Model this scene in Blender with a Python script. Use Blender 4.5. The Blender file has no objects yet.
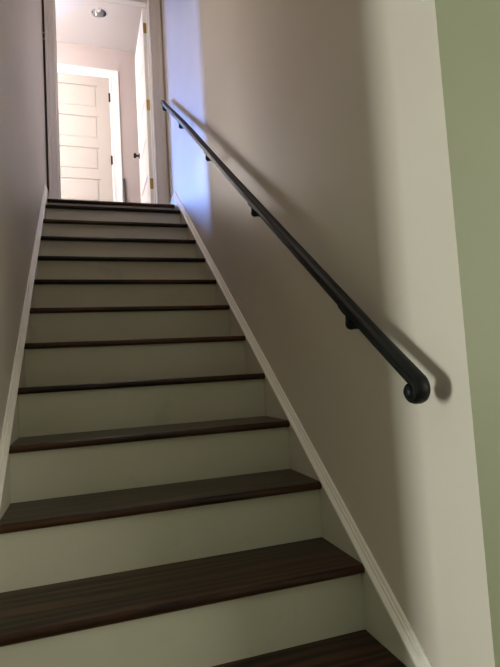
import bpy, bmesh, math
from mathutils import Vector, Matrix
C = bpy.context.scene.collection
PI = math.pi

# ------------------------------------------------------------------ materials
def lin(r, g, b):
    f = lambda v: (v/255/12.92) if v/255 <= .04045 else ((v/255+.055)/1.055)**2.4
    return (f(r), f(g), f(b), 1)

def newmat(name):
    m = bpy.data.materials.new(name); m.use_nodes = True
    nt = m.node_tree; b = nt.nodes['Principled BSDF']
    return m, nt, b

def paint(name, col, rough=.55, mottle=.04, bump=.02, scale=60., spec=.4, wipe=0.):
    m, nt, b = newmat(name); N = nt.nodes; L = nt.links
    tc = N.new('ShaderNodeTexCoord')
    n1 = N.new('ShaderNodeTexNoise'); n1.inputs['Scale'].default_value = 2.2; n1.inputs['Detail'].default_value = 4
    L.new(tc.outputs['Object'], n1.inputs['Vector'])
    mp = N.new('ShaderNodeMapRange'); mp.inputs['From Min'].default_value = .3; mp.inputs['From Max'].default_value = .7
    mp.inputs['To Min'].default_value = 1-mottle; mp.inputs['To Max'].default_value = 1+mottle
    L.new(n1.outputs['Fac'], mp.inputs['Value'])
    mix = N.new('ShaderNodeVectorMath'); mix.operation = 'SCALE'
    mix.inputs[0].default_value = col[:3]
    L.new(mp.outputs['Result'], mix.inputs['Scale'])
    last = mix.outputs['Vector']
    if wipe:      # scuffs: small grey smudges
        n3 = N.new('ShaderNodeTexNoise'); n3.inputs['Scale'].default_value = 9; n3.inputs['Detail'].default_value = 6
        L.new(tc.outputs['Object'], n3.inputs['Vector'])
        r3 = N.new('ShaderNodeMapRange'); r3.inputs['From Min'].default_value = .62; r3.inputs['From Max'].default_value = .8
        r3.inputs['To Min'].default_value = 1; r3.inputs['To Max'].default_value = 1-wipe
        L.new(n3.outputs['Fac'], r3.inputs['Value'])
        s3 = N.new('ShaderNodeVectorMath'); s3.operation = 'SCALE'
        L.new(last, s3.inputs[0]); L.new(r3.outputs['Result'], s3.inputs['Scale']); last = s3.outputs['Vector']
    L.new(last, b.inputs['Base Color'])
    b.inputs['Roughness'].default_value = rough
    b.inputs['Specular IOR Level'].default_value = spec
    n2 = N.new('ShaderNodeTexNoise'); n2.inputs['Scale'].default_value = scale; n2.inputs['Detail'].default_value = 3
    L.new(tc.outputs['Object'], n2.inputs['Vector'])
    bp = N.new('ShaderNodeBump'); bp.inputs['Strength'].default_value = bump*5; bp.inputs['Distance'].default_value = .002
    L.new(n2.outputs['Fac'], bp.inputs['Height']); L.new(bp.outputs['Normal'], b.inputs['Normal'])
    return m

def wood(name, dark, light, rough=.33):
    m, nt, b = newmat(name); N = nt.nodes; L = nt.links
    tc = N.new('ShaderNodeTexCoord')
    mp = N.new('ShaderNodeMapping'); mp.inputs['Scale'].default_value = (1.1, 14, 14)
    L.new(tc.outputs['Object'], mp.inputs['Vector'])
    n0 = N.new('ShaderNodeTexNoise'); n0.inputs['Scale'].default_value = 1.6; n0.inputs['Detail'].default_value = 3
    L.new(mp.outputs['Vector'], n0.inputs['Vector'])
    wv = N.new('ShaderNodeTexWave'); wv.wave_type = 'BANDS'; wv.bands_direction = 'Y'
    wv.inputs['Scale'].default_value = .55; wv.inputs['Distortion'].default_value = 9; wv.inputs['Detail'].default_value = 4
    wv.inputs['Detail Scale'].default_value = 1.6
    L.new(mp.outputs['Vector'], wv.inputs['Vector'])
    ml = N.new('ShaderNodeMath'); ml.operation = 'MULTIPLY'
    L.new(wv.outputs['Fac'], ml.inputs[0]); L.new(n0.outputs['Fac'], ml.inputs[1])
    cr = N.new('ShaderNodeValToRGB'); e = cr.color_ramp.elements
    e[0].position = .05; e[0].color = dark; e[1].position = .62; e[1].color = light
    L.new(ml.outputs['Value'], cr.inputs['Fac'])
    L.new(cr.outputs['Color'], b.inputs['Base Color'])
    b.inputs['Roughness'].default_value = rough; b.inputs['Specular IOR Level'].default_value = .25
    bp = N.new('ShaderNodeBump'); bp.inputs['Strength'].default_value = .15; bp.inputs['Distance'].default_value = .001
    L.new(ml.outputs['Value'], bp.inputs['Height']); L.new(bp.outputs['Normal'], b.inputs['Normal'])
    return m

def simple(name, col, rough=.4, metal=0., spec=.5):
    m, nt, b = newmat(name); N = nt.nodes; L = nt.links
    tc = N.new('ShaderNodeTexCoord'); n = N.new('ShaderNodeTexNoise'); n.inputs['Scale'].default_value = 40
    L.new(tc.outputs['Object'], n.inputs['Vector'])
    mp = N.new('ShaderNodeMapRange'); mp.inputs['To Min'].default_value = max(0, rough-.06); mp.inputs['To Max'].default_value = rough+.06
    L.new(n.outputs['Fac'], mp.inputs['Value']); L.new(mp.outputs['Result'], b.inputs['Roughness'])
    b.inputs['Base Color'].default_value = col; b.inputs['Metallic'].default_value = metal; b.inputs['Specular IOR Level'].default_value = spec
    return m

M = dict(
    wall=paint('greige_wall_paint', lin(206, 197, 184), .5, .025, .03, 90),
    upper=paint('pinkish_grey_wall_paint', lin(194, 184, 180), .6, .02, .02, 90),
    green=paint('sage_green_wall_paint', lin(171, 174, 150), .6, .03, .02, 90),
    ceil=paint('white_ceiling_paint', lin(208, 205, 205), .8, .01, .02, 90),
    trim=paint('white_trim_paint', lin(243, 238, 229), .35, .02, .005, 30),
    casing=paint('pale_casing_paint', lin(236, 228, 220), .4, .02, .005, 30),
    riser=paint('off_white_riser_paint', lin(200, 195, 180), .42, .05, .01, 30, .4, .14),
    door=paint('cream_door_paint', lin(190, 184, 175), .4, .01, .005, 30),
    wdoor=paint('white_door_paint', lin(244, 243, 240), .35, .01, .005, 30),
    wood=wood('dark_stained_oak', (.010, .0045, .0024, 1), (.072, .030, .014, 1), .3),
    floorw=wood('brown_floor_boards', lin(48, 32, 24), lin(88, 60, 42), .35),
    iron=simple('black_rail_enamel', (.0035, .0043, .004, 1), .48, 0., .22),
    brass=simple('antique_brass', lin(170, 140, 80), .35, .9),
    bronze=simple('dark_bronze', lin(40, 34, 30), .4, .8),
    chrome=simple('chrome', (.62, .62, .64, 1), .12, 1),
    bulb=simple('frosted_bulb_glass', (.9, .9, .88, 1), .3),
    rod=simple('black_rod', (.012, .008, .006, 1), .6),
    bar=simple('pale_plastic', lin(205, 198, 190), .5),
    stick=simple('dark_grey_lacquer', lin(70, 62, 62), .45),
    pvc=simple('white_window_vinyl', lin(235, 235, 232), .4),
)
g, nt, b = newmat('window_glass')
b.inputs['Base Color'].default_value = (.9, .95, 1, 1); b.inputs['Roughness'].default_value = .02
b.inputs['Transmission Weight'].default_value = 1; b.inputs['IOR'].default_value = 1.45
M['glass'] = g

# ------------------------------------------------------------------ helpers
def link(name, me, parent=None):
    o = bpy.data.objects.new(name, me); C.objects.link(o)
    if parent: o.parent = parent
    return o

def fin(name, bm, mat, parent=None, bevel=0, smooth=False, loc=None):
    bmesh.ops.remove_doubles(bm, verts=bm.verts, dist=1e-6)
    bmesh.ops.recalc_face_normals(bm, faces=bm.faces)
    if smooth:
        for f in bm.faces: f.smooth = True
    me = bpy.data.meshes.new(name); bm.to_mesh(me); bm.free()
    for m in (mat if isinstance(mat, (list, tuple)) else [mat]): me.materials.append(m)
    o = link(name, me, parent)
    if loc: o.location = loc
    if bevel:
        md = o.modifiers.new('bevel', 'BEVEL'); md.width = bevel; md.segments = 2; md.limit_method = 'ANGLE'; md.angle_limit = .6
    if smooth:
        md = o.modifiers.new('edge', 'EDGE_SPLIT'); md.split_angle = .7
    return o

def abox(bm, x0, x1, y0, y1, z0, z1):
    v = [bm.verts.new(p) for p in ((x0,y0,z0),(x1,y0,z0),(x1,y1,z0),(x0,y1,z0),(x0,y0,z1),(x1,y0,z1),(x1,y1,z1),(x0,y1,z1))]
    return [bm.faces.new([v[i] for i in q]) for q in ((3,2,1,0),(4,5,6,7),(0,1,5,4),(1,2,6,5),(2,3,7,6),(3,0,4,7))]

def box(name, d, mat, parent=None, bevel=0):
    bm = bmesh.new(); abox(bm, *d); return fin(name, bm, mat, parent, bevel)

def prism_x(bm, pts, x0, x1):          # polygon of (y, z) pushed along x
    a = [bm.verts.new((x0, y, z)) for y, z in pts]; b_ = [bm.verts.new((x1, y, z)) for y, z in pts]
    n = len(pts); bm.faces.new(a[::-1]); bm.faces.new(b_)
    for i in range(n): bm.faces.new((a[i], a[(i+1) % n], b_[(i+1) % n], b_[i]))

def loft(bm, rings, close=False, caps=True):
    R_ = [[bm.verts.new(p) for p in r] for r in rings]; n = len(R_[0])
    for a, b_ in zip(R_, R_[1:] + ([R_[0]] if close else [])):
        for i in range(n): bm.faces.new((a[i], a[(i+1) % n], b_[(i+1) % n], b_[i]))
    if caps and not close: bm.faces.new(R_[0][::-1]); bm.faces.new(R_[-1])

def lathe(bm, prof, origin, axis='z', n=32, caps=True):   # prof (radius, height) along the axis
    o = Vector(origin); rings = []
    for r, h in prof:
        ring = []
        for i in range(n):
            a = 2*PI*i/n; c, s = r*math.cos(a), r*math.sin(a)
            p = (c, s, h) if axis == 'z' else ((h, c, s) if axis == 'x' else (s, h, c))
            ring.append(tuple(o+Vector(p)))
        rings.append(ring)
    loft(bm, rings, caps=caps)

def tube(bm, pts, rad, n=12):
    pts = [Vector(p) for p in pts]; rings = []
    for i, p in enumerate(pts):
        t = (pts[min(i+1, len(pts)-1)]-pts[max(i-1, 0)]).normalized()
        u = t.cross(Vector((0.31, .17, .93))).normalized(); w = t.cross(u)
        r = rad[i] if isinstance(rad, (list, tuple)) else rad
        rings.append([tuple(p+u*r*math.cos(2*PI*k/n)+w*r*math.sin(2*PI*k/n)) for k in range(n)])
    loft(bm, rings)

def empty(name, loc=(0, 0, 0)):
    o = bpy.data.objects.new(name, None); o.empty_display_size = .1; o.location = loc; C.objects.link(o); return o

def tag(o, label, cat, group=None):
    o['label'] = label; o['category'] = cat
    if group: o['group'] = group
    return o

def struct(o, label, cat):
    o['kind'] = 'structure'; o['label'] = label; o['category'] = cat
    return o

# ------------------------------------------------------------------ dimensions
R, T = .19, .2552
SL = R/T
W = 1.0055                 # inner width between the skirt boards
XL, XR = -.02, 1.0255      # stairwell wall faces
TH, OV = .0255, .0233       # tread thickness, nosing overhang
YE = -.214                 # near end of the right wall
YL = -.045                  # near end of the left wall
ZF = -2*R                  # lower floor
ZU, YU = 2.222, 3.06       # landing height and nosing
YD, YD2 = 3.38, 3.50       # doorway wall faces
CE = 4.66                  # upstairs ceiling
YF = 4.75                  # far wall
CL = 2.06                  # lower ceiling

# ------------------------------------------------------------------ shell
bm = bmesh.new(); f = abox(bm, XR, XR+.12, YE, YD, ZF, CE); f[2].material_index = 1
bm.faces.ensure_lookup_table()
o = fin('wall_right', bm, [M['wall'], M['green']]); struct(o, 'right greige stairwell wall carrying the black handrail', 'wall')
o = box('wall_left', (XL-.12, XL, YL, YD, ZF, CE), M['wall']); struct(o, 'left greige stairwell wall without a handrail', 'wall')
o = box('wall_green', (XR+.12, 3.0, YE, YE+.12, ZF, CL), M['green']); struct(o, 'sage green wall at the right edge, facing the viewer', 'wall')
o = box('wall_lower_north', (-3.0, XL-.12, YL, YL+.12, ZF, CL), M['green']); struct(o, 'green wall left of the stair foot', 'wall')

def wall_open(name, axis, a0, a1, t0, t1, z0, z1, holes, mat):
    """wall along x (axis 0) or y (axis 1); holes = (lo, hi, zlo, zhi) in order"""
    bm = bmesh.new()
    def put(p, q, za, zb):
        if q-p < 1e-4 or zb-za < 1e-4: return
        if axis == 0: abox(bm, p, q, t0, t1, za, zb)
        else: abox(bm, t0, t1, p, q, za, zb)
    c = a0
    for lo, hi, zl, zh in holes:
        put(c, lo, z0, z1); put(lo, hi, z0, zl); put(lo, hi, zh, z1); c = hi
    put(c, a1, z0, z1)
    return fin(name, bm, mat)

# lower room

o = wall_open('wall_lower_west', 1, -3.2, YL+.12, -3.12, -3.0, ZF, CL, [(-.45, .05, .25, 1.25)], M['green']); struct(o, 'lower room wall with a small window, left of the stairs', 'wall')
o = box('wall_lower_south', (-3.0, 3.0, -3.32, -3.2, ZF, CL), M['green']); struct(o, 'lower room wall behind the viewer', 'wall')
o = wall_open('wall_lower_east', 1, -3.2, YE+.12, 3.0, 3.12, ZF, CL, [(-2.9, -1.5, .4, 1.8)], M['green']); struct(o, 'lower room wall far to the right', 'wall')
o = box('floor', (-3.12, 3.12, -3.32, YE+.12, ZF-.1, ZF), M['floorw']); struct(o, 'brown floor of the lower room', 'floor')
o = box('ceiling_lower', (-3.12, 3.12, -3.32, -.12, CL, CL+.14), M['ceil']); struct(o, 'white ceiling of the lower room', 'ceiling')
o = box('ceiling_lower', (-3.12, XL-.12, -.12, YL+.12, CL, CL+.14), M['ceil']); struct(o, 'white ceiling strip left of the stairs', 'ceiling')
o = box('wall_front_upper', (XL-.12, XR+.12, -.24, -.12, CL+.14, CE), M['wall']); struct(o, 'wall above the stair foot', 'wall')
o = box('ceiling_stairwell', (XL-.12, XR+.12, -.24, YD, CE, CE+.1), M['ceil']); struct(o, 'white ceiling over the staircase', 'ceiling')

# upstairs hall
DX0, DX1, DZ = .079, .903, 4.292          # clear opening of the doorway
XW, XE, YN = -2.5, 1.35, 7.2
o = wall_open('wall_doorway', 0, XW, XE, YD, YD2, ZU-.2, CE, [(DX0-.02, DX1+.02, ZU-.2, DZ+.02)], M['wall']); struct(o, 'wall with the doorway at the top of the stairs', 'wall')
FD0, FD1 = -.115, .607
o = wall_open('wall_far', 0, -.212, XE, YF, YF+.12, ZU, CE, [(FD0-.02, FD1+.02, ZU, 4.31)], M['upper']); struct(o, 'pinkish grey upstairs wall around the closed cream door', 'wall')
o = box('wall_hall_return', (-.212, -.14, YF+.12, YN, ZU, CE), M['upper']); struct(o, 'hall wall running back beyond the closed door', 'wall')
o = box('wall_hall_east', (XE, XE+.12, YD, YF+.12, ZU-.2, CE), M['upper']); struct(o, 'hall wall behind the open white door', 'wall')
o = wall_open('wall_hall_west', 1, YD, YN+.12, XW-.12, XW, ZU-.2, CE, [(3.62, 4.35, ZU+.6, ZU+1.75)], M['upper']); struct(o, 'hall wall with the wide daylight window', 'wall')
NW = (-2.32, -2.04)
o = wall_open('wall_hall_north', 0, XW, -.14, YN, YN+.12, ZU, CE, [(NW[0], NW[1], ZU+.35, CE-.12), (-1.5, -.36, ZU+.35, ZU+2.3)], M['upper']); struct(o, 'hall end wall with the narrow tall window', 'wall')
o = box('floor_upper', (XW, XE, YU+.235, YN, ZU-.12, ZU), M['floorw']); struct(o, 'wooden floor of the upstairs hall', 'floor')

# hall ceiling with a round cut-out for the can light
LX, LY, LR = .497, 4.172, .078
bm = bmesh.new(); n = 48
circ = [(LX+LR*math.cos(2*PI*i/n), LY+LR*math.sin(2*PI*i/n)) for i in range(n)]
s = .2
sq = []
for x, y in circ:
    dx, dy = x-LX, y-LY; k = s/max(abs(dx), abs(dy)); sq.append((LX+dx*k, LY+dy*k))
for z in (CE, CE+.1):
    ci = [bm.verts.new((x, y, z)) for x, y in circ]; so = [bm.verts.new((x, y, z)) for x, y in sq]
    for i in range(n): bm.faces.new((ci[i], ci[(i+1) % n], so[(i+1) % n], so[i]))
for a in ((XW-.12, LX-s, YD, YN+.12), (LX+s, XE+.12, YD, YN+.12), (LX-s, LX+s, YD, LY-s), (LX-s, LX+s, LY+s, YN+.12)):
    abox(bm, a[0], a[1], a[2], a[3], CE, CE+.1)
me = bpy.data.meshes.new('ceiling'); bm.to_mesh(me); bm.free(); me.materials.append(M['ceil'])
o = link('ceiling', me); struct(o, 'white ceiling of the upstairs hall', 'ceiling')

# ------------------------------------------------------------------ staircase
st = tag(empty('staircase', (W/2, YE, ZF)), 'straight staircase of dark wooden treads and pale risers climbing to the doorway', 'staircase')
st_off = st.location.copy()
def under(o, root=st):         # keep world coordinates of the mesh under an offset root
    o.location = -root.location
    return o
def tread_prof(y0, y1, z, th=TH):
    r = th*.5; pts = [(y1, z), (y0+r*.75, z)]
    for i in range(1, 8):
        a = PI/2+PI*i/8
        pts.append((y0+r*.75+r*.75*math.cos(a), z-r+r*math.sin(a)))
    pts += [(y0+r*.75, z-th), (y1, z-th)]
    return pts
for k in range(-1, 12):
    bm = bmesh.new(); prism_x(bm, tread_prof(k*T, (k+1)*T+OV+.004, k*R), 0, W)
    under(fin('tread', bm, M['wood'], st))
bm = bmesh.new(); prism_x(bm, tread_prof(YU, YU+.235, ZU), 0, W)
o = under(fin('landing_tread', bm, M['wood'], st)); o['label'] = 'deeper top tread at the landing'
for k in range(-1, 12):
    under(box('riser', (0, W, k*T+OV, k*T+OV+.016, (k-1)*R+(0.0 if k > -1 else 0), k*R-TH), M['riser'], st))
under(box('riser', (0, W, YU+OV, YU+OV+.016, 11*R, ZU-TH), M['riser'], st))

CAPH = .043
def skirt(side):
    xs = (XL+.0006, 0.0) if side < 0 else (W, XR-.0006)
    y0 = YL if side < 0 else YE
    yk = 3.095; zk = yk*SL
    bm = bmesh.new()
    prism_x(bm, [(y0, y0*SL), (y0, max(ZF, y0*SL-.34)), (yk, zk-.36), (YD-.001, zk-.36), (YD-.001, zk), (yk, zk)], *xs)
    o = under(fin('skirt_board', bm, M['riser'], st))
    o['label'] = 'pale sloping board along the %s wall' % ('left' if side < 0 else 'right')
    prof = [(0, CAPH), (.005, CAPH), (.008, CAPH-.004), (.009, .031), (.0125, .029), (.014, .020), (.0175, .016), (.021, .011), (.0235, .008), (.0235, 0), (0, 0)]
    xw, sg = (XL+.0006, 1) if side < 0 else (XR-.0006, -1)
    rings = [[(xw+sg*d, y, z+h) for d, h in prof] for y, z in ((y0, y0*SL), (yk, zk), (YD-.001, zk))]
    bm = bmesh.new(); loft(bm, rings)
    c = fin('cap_moulding', bm, M['trim'], o)
    return o
skirt(-1); skirt(1)

# ------------------------------------------------------------------ doorway at the top
PROF = [(0, 0), (0, .010), (.004, .013), (.012, .013), (.016, .010), (.060, .012), (.070, .018), (.080, .021), (.094, .021), (.096, .018), (.096, 0)]
def casing(bm, x0, x1, z0, z1, y, sy, wl=.096, wr=.096, wt=.096):
    rings = []
    for kx, px, top in ((-1, x0, 0), (-1, x0, 1), (1, x1, 1), (1, x1, 0)):
        w_ = wl if kx < 0 else wr
        rings.append([(px+kx*w*w_/.096, y+sy*d, (z1+w*wt/.096) if top else z0) for w, d in PROF])
    loft(bm, rings)
bm = bmesh.new(); casing(bm, DX0-.004, DX1+.004, ZU, DZ+.004, YD, -1, .076, .106)
o = fin('trim_1', bm, M['casing']); struct(o, 'moulded casing around the doorway at the stair top', 'trim')
bm = bmesh.new()
for a in ((DX0-.02, DX0), (DX1, DX1+.02)): abox(bm, a[0], a[1], YD, YD2, ZU, DZ)
abox(bm, DX0-.02, DX1+.02, YD, YD2, DZ, DZ+.02)
abox(bm, DX0, DX0+.011, YD+.045, YD+.083, ZU, DZ-.011); abox(bm, DX1-.011, DX1, YD+.045, YD+.083, ZU, DZ-.011)
abox(bm, DX0, DX1, YD+.045, YD+.083, DZ-.011, DZ)
o = fin('trim_2', bm, M['trim'], bevel=.0015); struct(o, 'white door jamb lining the doorway at the stair top', 'trim')

def leaf(bm, w, z0, z1, t, panels, stile_l, stile_r):
    """door leaf in local x 0..w, y 0..t with five sunk panels showing on both faces"""
    abox(bm, 0, stile_l, 0, t, z0, z1); abox(bm, w-stile_r, w, 0, t, z0, z1)
    edges = [z1]+[v for p in panels for v in p]+[z0]
    for i in range(0, len(edges), 2): abox(bm, stile_l, w-stile_r, 0, t, edges[i+1], edges[i])
    for hi, lo in panels:
        abox(bm, stile_l, w-stile_r, .009, t-.009, lo, hi)
        g_ = .016; a, b_, c, d = stile_l+g_, w-stile_r-g_, lo+g_, hi-g_
        for y_, y2 in ((.009, .003), (t-.009, t-.003)):
            e = .012
            v = [bm.verts.new(p) for p in ((a, y_, c), (b_, y_, c), (b_, y_, d), (a, y_, d), (a+e, y2, c+e), (b_-e, y2, c+e), (b_-e, y2, d-e), (a+e, y2, d-e))]
            bm.faces.new(v[4:])
            for i in range(4): bm.faces.new((v[i], v[(i+1) % 4], v[4+(i+1) % 4], v[4+i]))
PAN = [(4.181-.372*i, 3.914-.372*i) for i in range(5)]

def knob(name, parent, loc, ax, mat):
    bm = bmesh.new()
    s_ = -1 if ax[0] == '-' else 1
    prof = [(.031, 0), (.031, .005), (.026, .008), (.011, .010), (.010, .030), (.020, .034), (.028, .044), (.028, .054), (.020, .062), (.004, .065)]
    lathe(bm, [(r, h*s_) for r, h in prof], loc, ax[1], 24)
    return fin(name, bm, mat, parent, smooth=True)

# open door: hinged on the right jamb, swung straight into the hall
d2 = empty('door_2', (DX1-.002, YD2+.004, ZU)); struct(d2, 'white panelled door standing open into the hall, hinged on the right jamb', 'door')
bm = bmesh.new(); leaf(bm, .79, ZU+.012, 4.286, .035, PAN, .115, .115)
# local x -> world +y, local y -> world -x
bmesh.ops.transform(bm, matrix=Matrix(((0, -1, 0, DX1-.004), (1, 0, 0, YD2+.005), (0, 0, 1, 0), (0, 0, 0, 1))), verts=bm.verts)
lf = under(fin('door_leaf', bm, M['wdoor'], d2, bevel=.0012), d2)
kz = 3.145
knob('door_knob', lf, (DX1-.039, YD2+.73, kz), '-x', M['bronze'])
knob('door_knob', lf, (DX1-.004, YD2+.73, kz), '+x', M['bronze'])
for z in (4.087, 3.325, 2.563):
    bm = bmesh.new(); abox(bm, DX1-.036, DX1-.006, YD2+.0025, YD2+.006, z-.05, z+.05)
    lathe(bm, [(.0055, z-.05), (.0055, z+.05)], (DX1+.004, YD2+.006, 0), 'z', 12)
    abox(bm, DX1-.002, DX1+.001, YD2-.032, YD2+.0, z-.05, z+.05)
    o = under(fin('hinge', bm, M['brass'], d2), d2); o['label'] = 'brass hinge'

# closed far door
d1 = empty('door_1', (FD0, YF, ZU)); struct(d1, 'closed cream five-panel door in the far hall wall', 'door')
bm = bmesh.new(); leaf(bm, FD1-FD0-.006, ZU+.01, 4.288, .035, PAN, .13, .135)
bmesh.ops.translate(bm, vec=(FD0+.003, YF+.006, 0), verts=bm.verts)
lf = under(fin('door_leaf', bm, M['door'], d1, bevel=.0012), d1)
knob('door_knob', lf, (FD0+.07, YF+.006, kz), '-y', M['bronze'])
for z in (4.056, 3.30, 2.545):
    bm = bmesh.new(); lathe(bm, [(.009, z-.05), (.009, z+.05)], (FD1-.001, YF-.006, 0), 'z', 12)
    abox(bm, FD1-.013, FD1-.001, YF-.001, YF+.008, z-.05, z+.05)
    o = under(fin('hinge', bm, M['bronze'], d1), d1); o['label'] = 'dark hinge'
bm = bmesh.new(); casing(bm, FD0-.006, FD1+.008, ZU, 4.296, YF, -1, .09, .1, .09)
o = fin('trim_3', bm, M['wdoor']); struct(o, 'white casing around the closed cream door', 'trim')
bm = bmesh.new()
abox(bm, FD0-.02, FD0, YF, YF+.12, ZU, 4.29); abox(bm, FD1, FD1+.02, YF, YF+.12, ZU, 4.29); abox(bm, FD0-.02, FD1+.02, YF, YF+.12, 4.29, 4.31)
o = fin('trim_4', bm, M['wdoor']); struct(o, 'white jamb of the closed cream door', 'trim')
o = box('baseboard_far', (FD1+.11, XE, YF-.014, YF, ZU, ZU+.12), M['wdoor'], bevel=.003); struct(o, 'white baseboard under the far hall wall', 'baseboard')

# slim dark stick leaning in the corner of the casing
bm = bmesh.new(); tube(bm, [(.7385, YF-.05, ZU), (.7365, YF-.028, ZU+.44), (.7345, YF-.0125, ZU+.85), (.7345, YF-.012, ZU+.866)], [.011, .012, .0115, .006], 10)
tag(fin('stick', bm, M['stick'], smooth=True), 'slim dark grey stick leaning on the wall beside the cream door casing', 'stick')

# recessed can light
cl = tag(empty('recessed_light', (LX, LY, CE)), 'round recessed ceiling light with mirrored reflector above the upstairs hall', 'ceiling light')
bm = bmesh.new(); lathe(bm, [(LR+.014, 0), (LR+.013, -.004), (LR+.002, -.006), (LR-.001, -.004), (LR-.002, .004), (LR-.001, .0), (LR+.014, 0)], (0, 0, 0), 'z', 48, False)
fin('trim_ring', bm, M['ceil'], cl, smooth=True)
bm = bmesh.new(); prof = [(LR-.001, 0), (LR-.004, .02), (LR-.012, .05), (LR-.028, .085), (.02, .105), (.001, .108)]
rings = [[(r*math.cos(2*PI*i/48), r*math.sin(2*PI*i/48), h) for i in range(48)] for r, h in prof]
loft(bm, rings, caps=False); fin('reflector', bm, M['chrome'], cl, smooth=True)
bm = bmesh.new(); lathe(bm, [(.002, .018), (.02, .022), (.03, .036), (.033, .052), (.026, .075), (.015, .10)], (-.008, 0, 0), 'z', 32)
fin('bulb', bm, M['bulb'], cl, smooth=True)

# unseen fill lamp added on the stairwell ceiling to brighten walls and treads
fl = tag(empty('fill_lamp', (.5, 1.2, CE)), 'added round fill lamp on the ceiling above the staircase', 'ceiling light')
bm = bmesh.new(); lathe(bm, [(.20, -.0005), (.20, -.02), (.185, -.026)], (0, 0, 0), 'z', 40); fin('base', bm, M['pvc'], fl, smooth=True)
bm = bmesh.new(); lathe(bm, [(.18, -.027), (.172, -.05), (.14, -.075), (.08, -.092), (.003, -.098)], (0, 0, 0), 'z', 40)
dm, nt, b = newmat('fill_lamp_glow'); b.inputs['Base Color'].default_value = (.9, .88, .84, 1); b.inputs['Roughness'].default_value = .3
b.inputs['Emission Color'].default_value = (1, .93, .84, 1); b.inputs['Emission Strength'].default_value = 26
fin('shade', bm, dm, fl, smooth=True)

# black rod for the dark line in the casing gap, two pale bars
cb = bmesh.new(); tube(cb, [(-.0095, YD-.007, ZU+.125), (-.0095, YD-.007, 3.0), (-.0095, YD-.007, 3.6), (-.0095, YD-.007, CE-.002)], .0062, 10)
tag(fin('rod', cb, M['rod'], smooth=True), 'thin black rod as the dark line beside the left door casing', 'rod')
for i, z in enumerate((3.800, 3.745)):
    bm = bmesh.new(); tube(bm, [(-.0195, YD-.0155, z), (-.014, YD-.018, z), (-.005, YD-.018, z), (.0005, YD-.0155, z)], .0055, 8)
    tag(fin('pale_bar', bm, M['bar'], smooth=True), ('upper' if i == 0 else 'lower')+' pale bar across the black rod beside the left door casing', 'bar', 'bars on the black rod')

# ------------------------------------------------------------------ handrail
XC = .955
def line(y):
    bow = .015*math.exp(-((y-2.15)/.62)**2)
    return .825+SL*y+bow
hr = tag(empty('handrail', (XR, 1.5, line(1.5))), 'long black handrail with a scrolled lower end on the right wall', 'handrail')
# moulded section: (x, n), n along the rail's upward normal
SEC = [(-.012, -.0165), (.012, -.0165), (.013, -.011), (.0185, -.008), (.0195, -.002), (.0175, .002), (.0175, .006), (.019, .009), (.015, .014), (.006, .0175), (-.006, .0175), (-.015, .014), (-.019, .009), (-.0175, .006), (-.0175, .002), (-.0195, -.002), (-.0185, -.008), (-.013, -.011)]
path = []
ys = [3.125-i*.1 for i in range(32)]
for y in ys:
    if y > -.08: path.append((y, line(y), 1., None))
EY, EZ = -.1235, .7075
t0 = Vector((-1, -SL)).normalized(); nrm = Vector((-t0[1]*-1, 0))
nx, nz = -SL/math.hypot(1, SL), 1/math.hypot(1, SL)      # upward normal (y, z)
a0 = math.atan2(nz, nx)
for i in range(0, 25):
    a = a0+math.radians(290)*i/24
    r = .0235-.0135*i/24
    path.append((EY+r*math.cos(a), EZ+r*math.sin(a), 1-.45*i/24, a))
rings = []
for y, z, sc, a in path:
    n_ = (nx, nz) if a is None else (math.cos(a), math.sin(a))
    rings.append([(XC+x*(1 if sc > .99 else (.85+.15*sc)), y+n_[0]*h*sc, z+n_[1]*h*sc) for x, h in SEC])
bm = bmesh.new(); loft(bm, rings)
o = under(fin('rail', bm, M['iron'], hr, smooth=True), hr)
bm = bmesh.new(); lathe(bm, [(.004, -.0245), (.010, -.0235), (.014, -.0205), (.0155, -.017), (.0155, .017), (.014, .0205), (.010, .0235), (.004, .0245)], (XC, EY+.002, EZ-.004), 'x', 28)
under(fin('scroll_eye', bm, M['iron'], hr, smooth=True), hr)
for y in (.15, .90, 1.65, 2.40, 3.08):
    z = line(y); br = None
    bm = bmesh.new()
    zr = z-.054
    arm = [(XC, y, z-.017)]
    for i in range(0, 9):
        a = PI/2*i/8; arm.append((XC+.012*(1-math.cos(a)), y, zr+.012-.016*math.sin(a)))
    arm += [(XR-.018, y, zr-.004), (XR-.003, y, zr-.004)]
    tube(bm, arm, [.0095]+[.0105, .012, .013, .0135, .0135, .013, .0115, .0095, .0075]+[.0055, .0065], 14)
    br = under(fin('bracket', bm, M['iron'], hr, smooth=True), hr)
    bm = bmesh.new(); lathe(bm, [(.004, -.007), (.010, -.006), (.012, -.004), (.0135, -.002), (.014, 0)], (XR, y, zr-.006), 'x', 28)
    fin('rosette', bm, M['iron'], br, smooth=True)
    bm = bmesh.new(); L2 = .036
    dy, dz = L2/math.hypot(1, SL), L2*SL/math.hypot(1, SL)
    cy, cz = y-nx*.0185, z-nz*.0185
    v = []
    for s1 in (-1, 1):
        for (x, h) in ((-.010, .002), (.010, .002), (.012, -.001), (.006, -.004), (-.006, -.004), (-.012, -.001)):
            v.append((XC+x, cy+s1*dy+nx*h, cz+s1*dz+nz*h))
    loft(bm, [v[:6], [((p[0]+q[0])/2, (p[1]+q[1])/2-nx*.003, (p[2]+q[2])/2-nz*.003) for p, q in zip(v[:6], v[6:])], v[6:]])
    fin('saddle_plate', bm, M['iron'], br)

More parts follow.
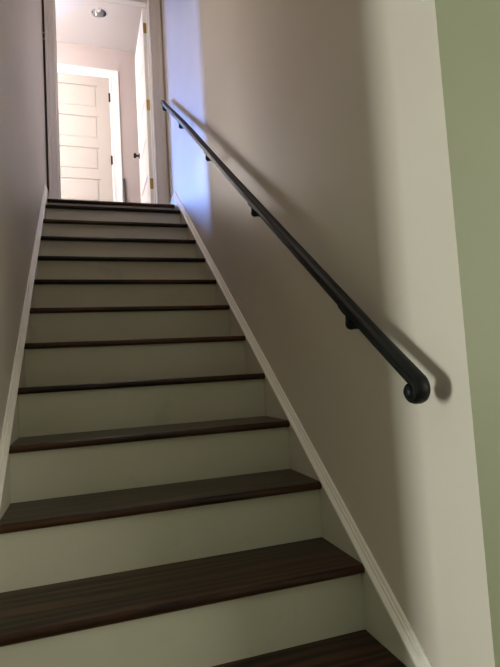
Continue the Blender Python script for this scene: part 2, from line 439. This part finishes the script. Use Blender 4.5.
# ------------------------------------------------------------------ windows
def window(name, axis, a0, a1, t, z0, z1, label, inward):
    """frame and pane filling a wall opening; axis 0: along x"""
    w_ = empty(name, ((a0+a1)/2, t, z0) if axis == 0 else (t, (a0+a1)/2, z0)); struct(w_, label, 'window')
    bm = bmesh.new(); fr = .022
    def put(p, q, za, zb, d=.03):
        if axis == 0: abox(bm, p, q, t-d, t+d, za, zb)
        else: abox(bm, t-d, t+d, p, q, za, zb)
    put(a0, a0+fr, z0, z1); put(a1-fr, a1, z0, z1); put(a0+fr, a1-fr, z0, z0+fr); put(a0+fr, a1-fr, z1-fr, z1)
    under(fin('window_frame', bm, M['pvc'], w_), w_)
    bm = bmesh.new(); put(a0+fr, a1-fr, z0+fr, z1-fr, .003)
    under(fin('pane', bm, M['glass'], w_), w_)
window('window_1', 1, -.45, .05, -3.07, .25, 1.25, 'small window of the lower room, level with the rail end', 1)
window('window_2', 1, -2.9, -1.5, 3.07, .4, 1.8, 'wide window of the lower room, behind and right of the viewer', 1)
window('window_3', 1, 3.62, 4.35, XW-.07, ZU+.6, ZU+1.75, 'wide window in the hall wall facing the open door', 1)
window('window_4', 0, NW[0], NW[1], YN+.07, ZU+.35, CE-.12, 'narrow tall window at the hall end', 1)

window('fill_window', 0, -1.5, -.36, YN+.07, ZU+.35, ZU+2.3, 'added broad window at the hall end, fill for the stairwell wall', 1)  # unseen opening added to brighten the right stairwell wall

# ------------------------------------------------------------------ light
def area(name, loc, direction, sx, sy, power, col, spread=PI):
    l = bpy.data.lights.new(name, 'AREA'); l.shape = 'RECTANGLE'; l.size = sx; l.size_y = sy; l.energy = power; l.color = col; l.spread = spread
    o = bpy.data.objects.new(name, l); C.objects.link(o); o.location = loc
    o.rotation_euler = Vector(direction).to_track_quat('-Z', 'Y').to_euler()
    return o
# daylight entering at the panes (each lamp sits just inside its window)
area('daylight_lower_left', (-2.98, -.2, .75), (1, 0, 0), .48, .95, 104, (.93, 1., .92))
area('daylight_lower_right', (2.98, -2.2, 1.1), (-1, 0, 0), 1.35, 1.35, 43, (1., 1., .82))
area('daylight_hall_wide', (XW+.02, 3.98, ZU+1.17), (1, 0, 0), .7, 1.1, 46, (1., .97, .95))
area('daylight_hall_narrow', ((NW[0]+NW[1])/2, YN-.02, ZU+1.33), (.54, -.84, -.25), .2, 1.9, 125, (.22, .38, 1.), math.radians(80))

area('fill_hall_broad', (-.93, YN-.02, ZU+1.33), (.14, -1, .12), 1.08, 1.85, 215, (1., .915, .865), math.radians(70))  # added fill through the broad opening, aimed down the stairwell
w = bpy.data.worlds.new('sky'); bpy.context.scene.world = w; w.use_nodes = True
bg = w.node_tree.nodes['Background']; bg.inputs['Color'].default_value = (.62, .78, 1, 1); bg.inputs['Strength'].default_value = .8

# ------------------------------------------------------------------ camera
yaw, pitch, roll, F = .3151511950615184, .0751786384365401, -.058260800818566216, 503.8555873347337
fw = Vector((math.sin(yaw)*math.cos(pitch), math.cos(yaw)*math.cos(pitch), math.sin(pitch)))
r_ = Vector((math.cos(yaw), -math.sin(yaw), 0)); u_ = r_.cross(fw)
r2 = r_*math.cos(roll)+u_*math.sin(roll); u2 = -r_*math.sin(roll)+u_*math.cos(roll)
cam = bpy.data.cameras.new('camera'); co = bpy.data.objects.new('camera', cam); C.objects.link(co)
co.matrix_world = Matrix(((r2.x, u2.x, -fw.x, .2570435241), (r2.y, u2.y, -fw.y, -1.0939293082), (r2.z, u2.z, -fw.z, .7705212445), (0, 0, 0, 1)))
cam.sensor_fit = 'VERTICAL'; cam.sensor_height = 24; cam.lens = F*24/667; cam.clip_start = .02; cam.clip_end = 60
S = bpy.context.scene; S.camera = co
S.view_settings.view_transform = 'Standard'; S.view_settings.look = 'None'
S.view_settings.exposure = 0; S.view_settings.gamma = 1
S.cycles.max_bounces = 16; S.cycles.diffuse_bounces = 10; S.cycles.use_denoising = True
S.cycles.sample_clamp_indirect = 8
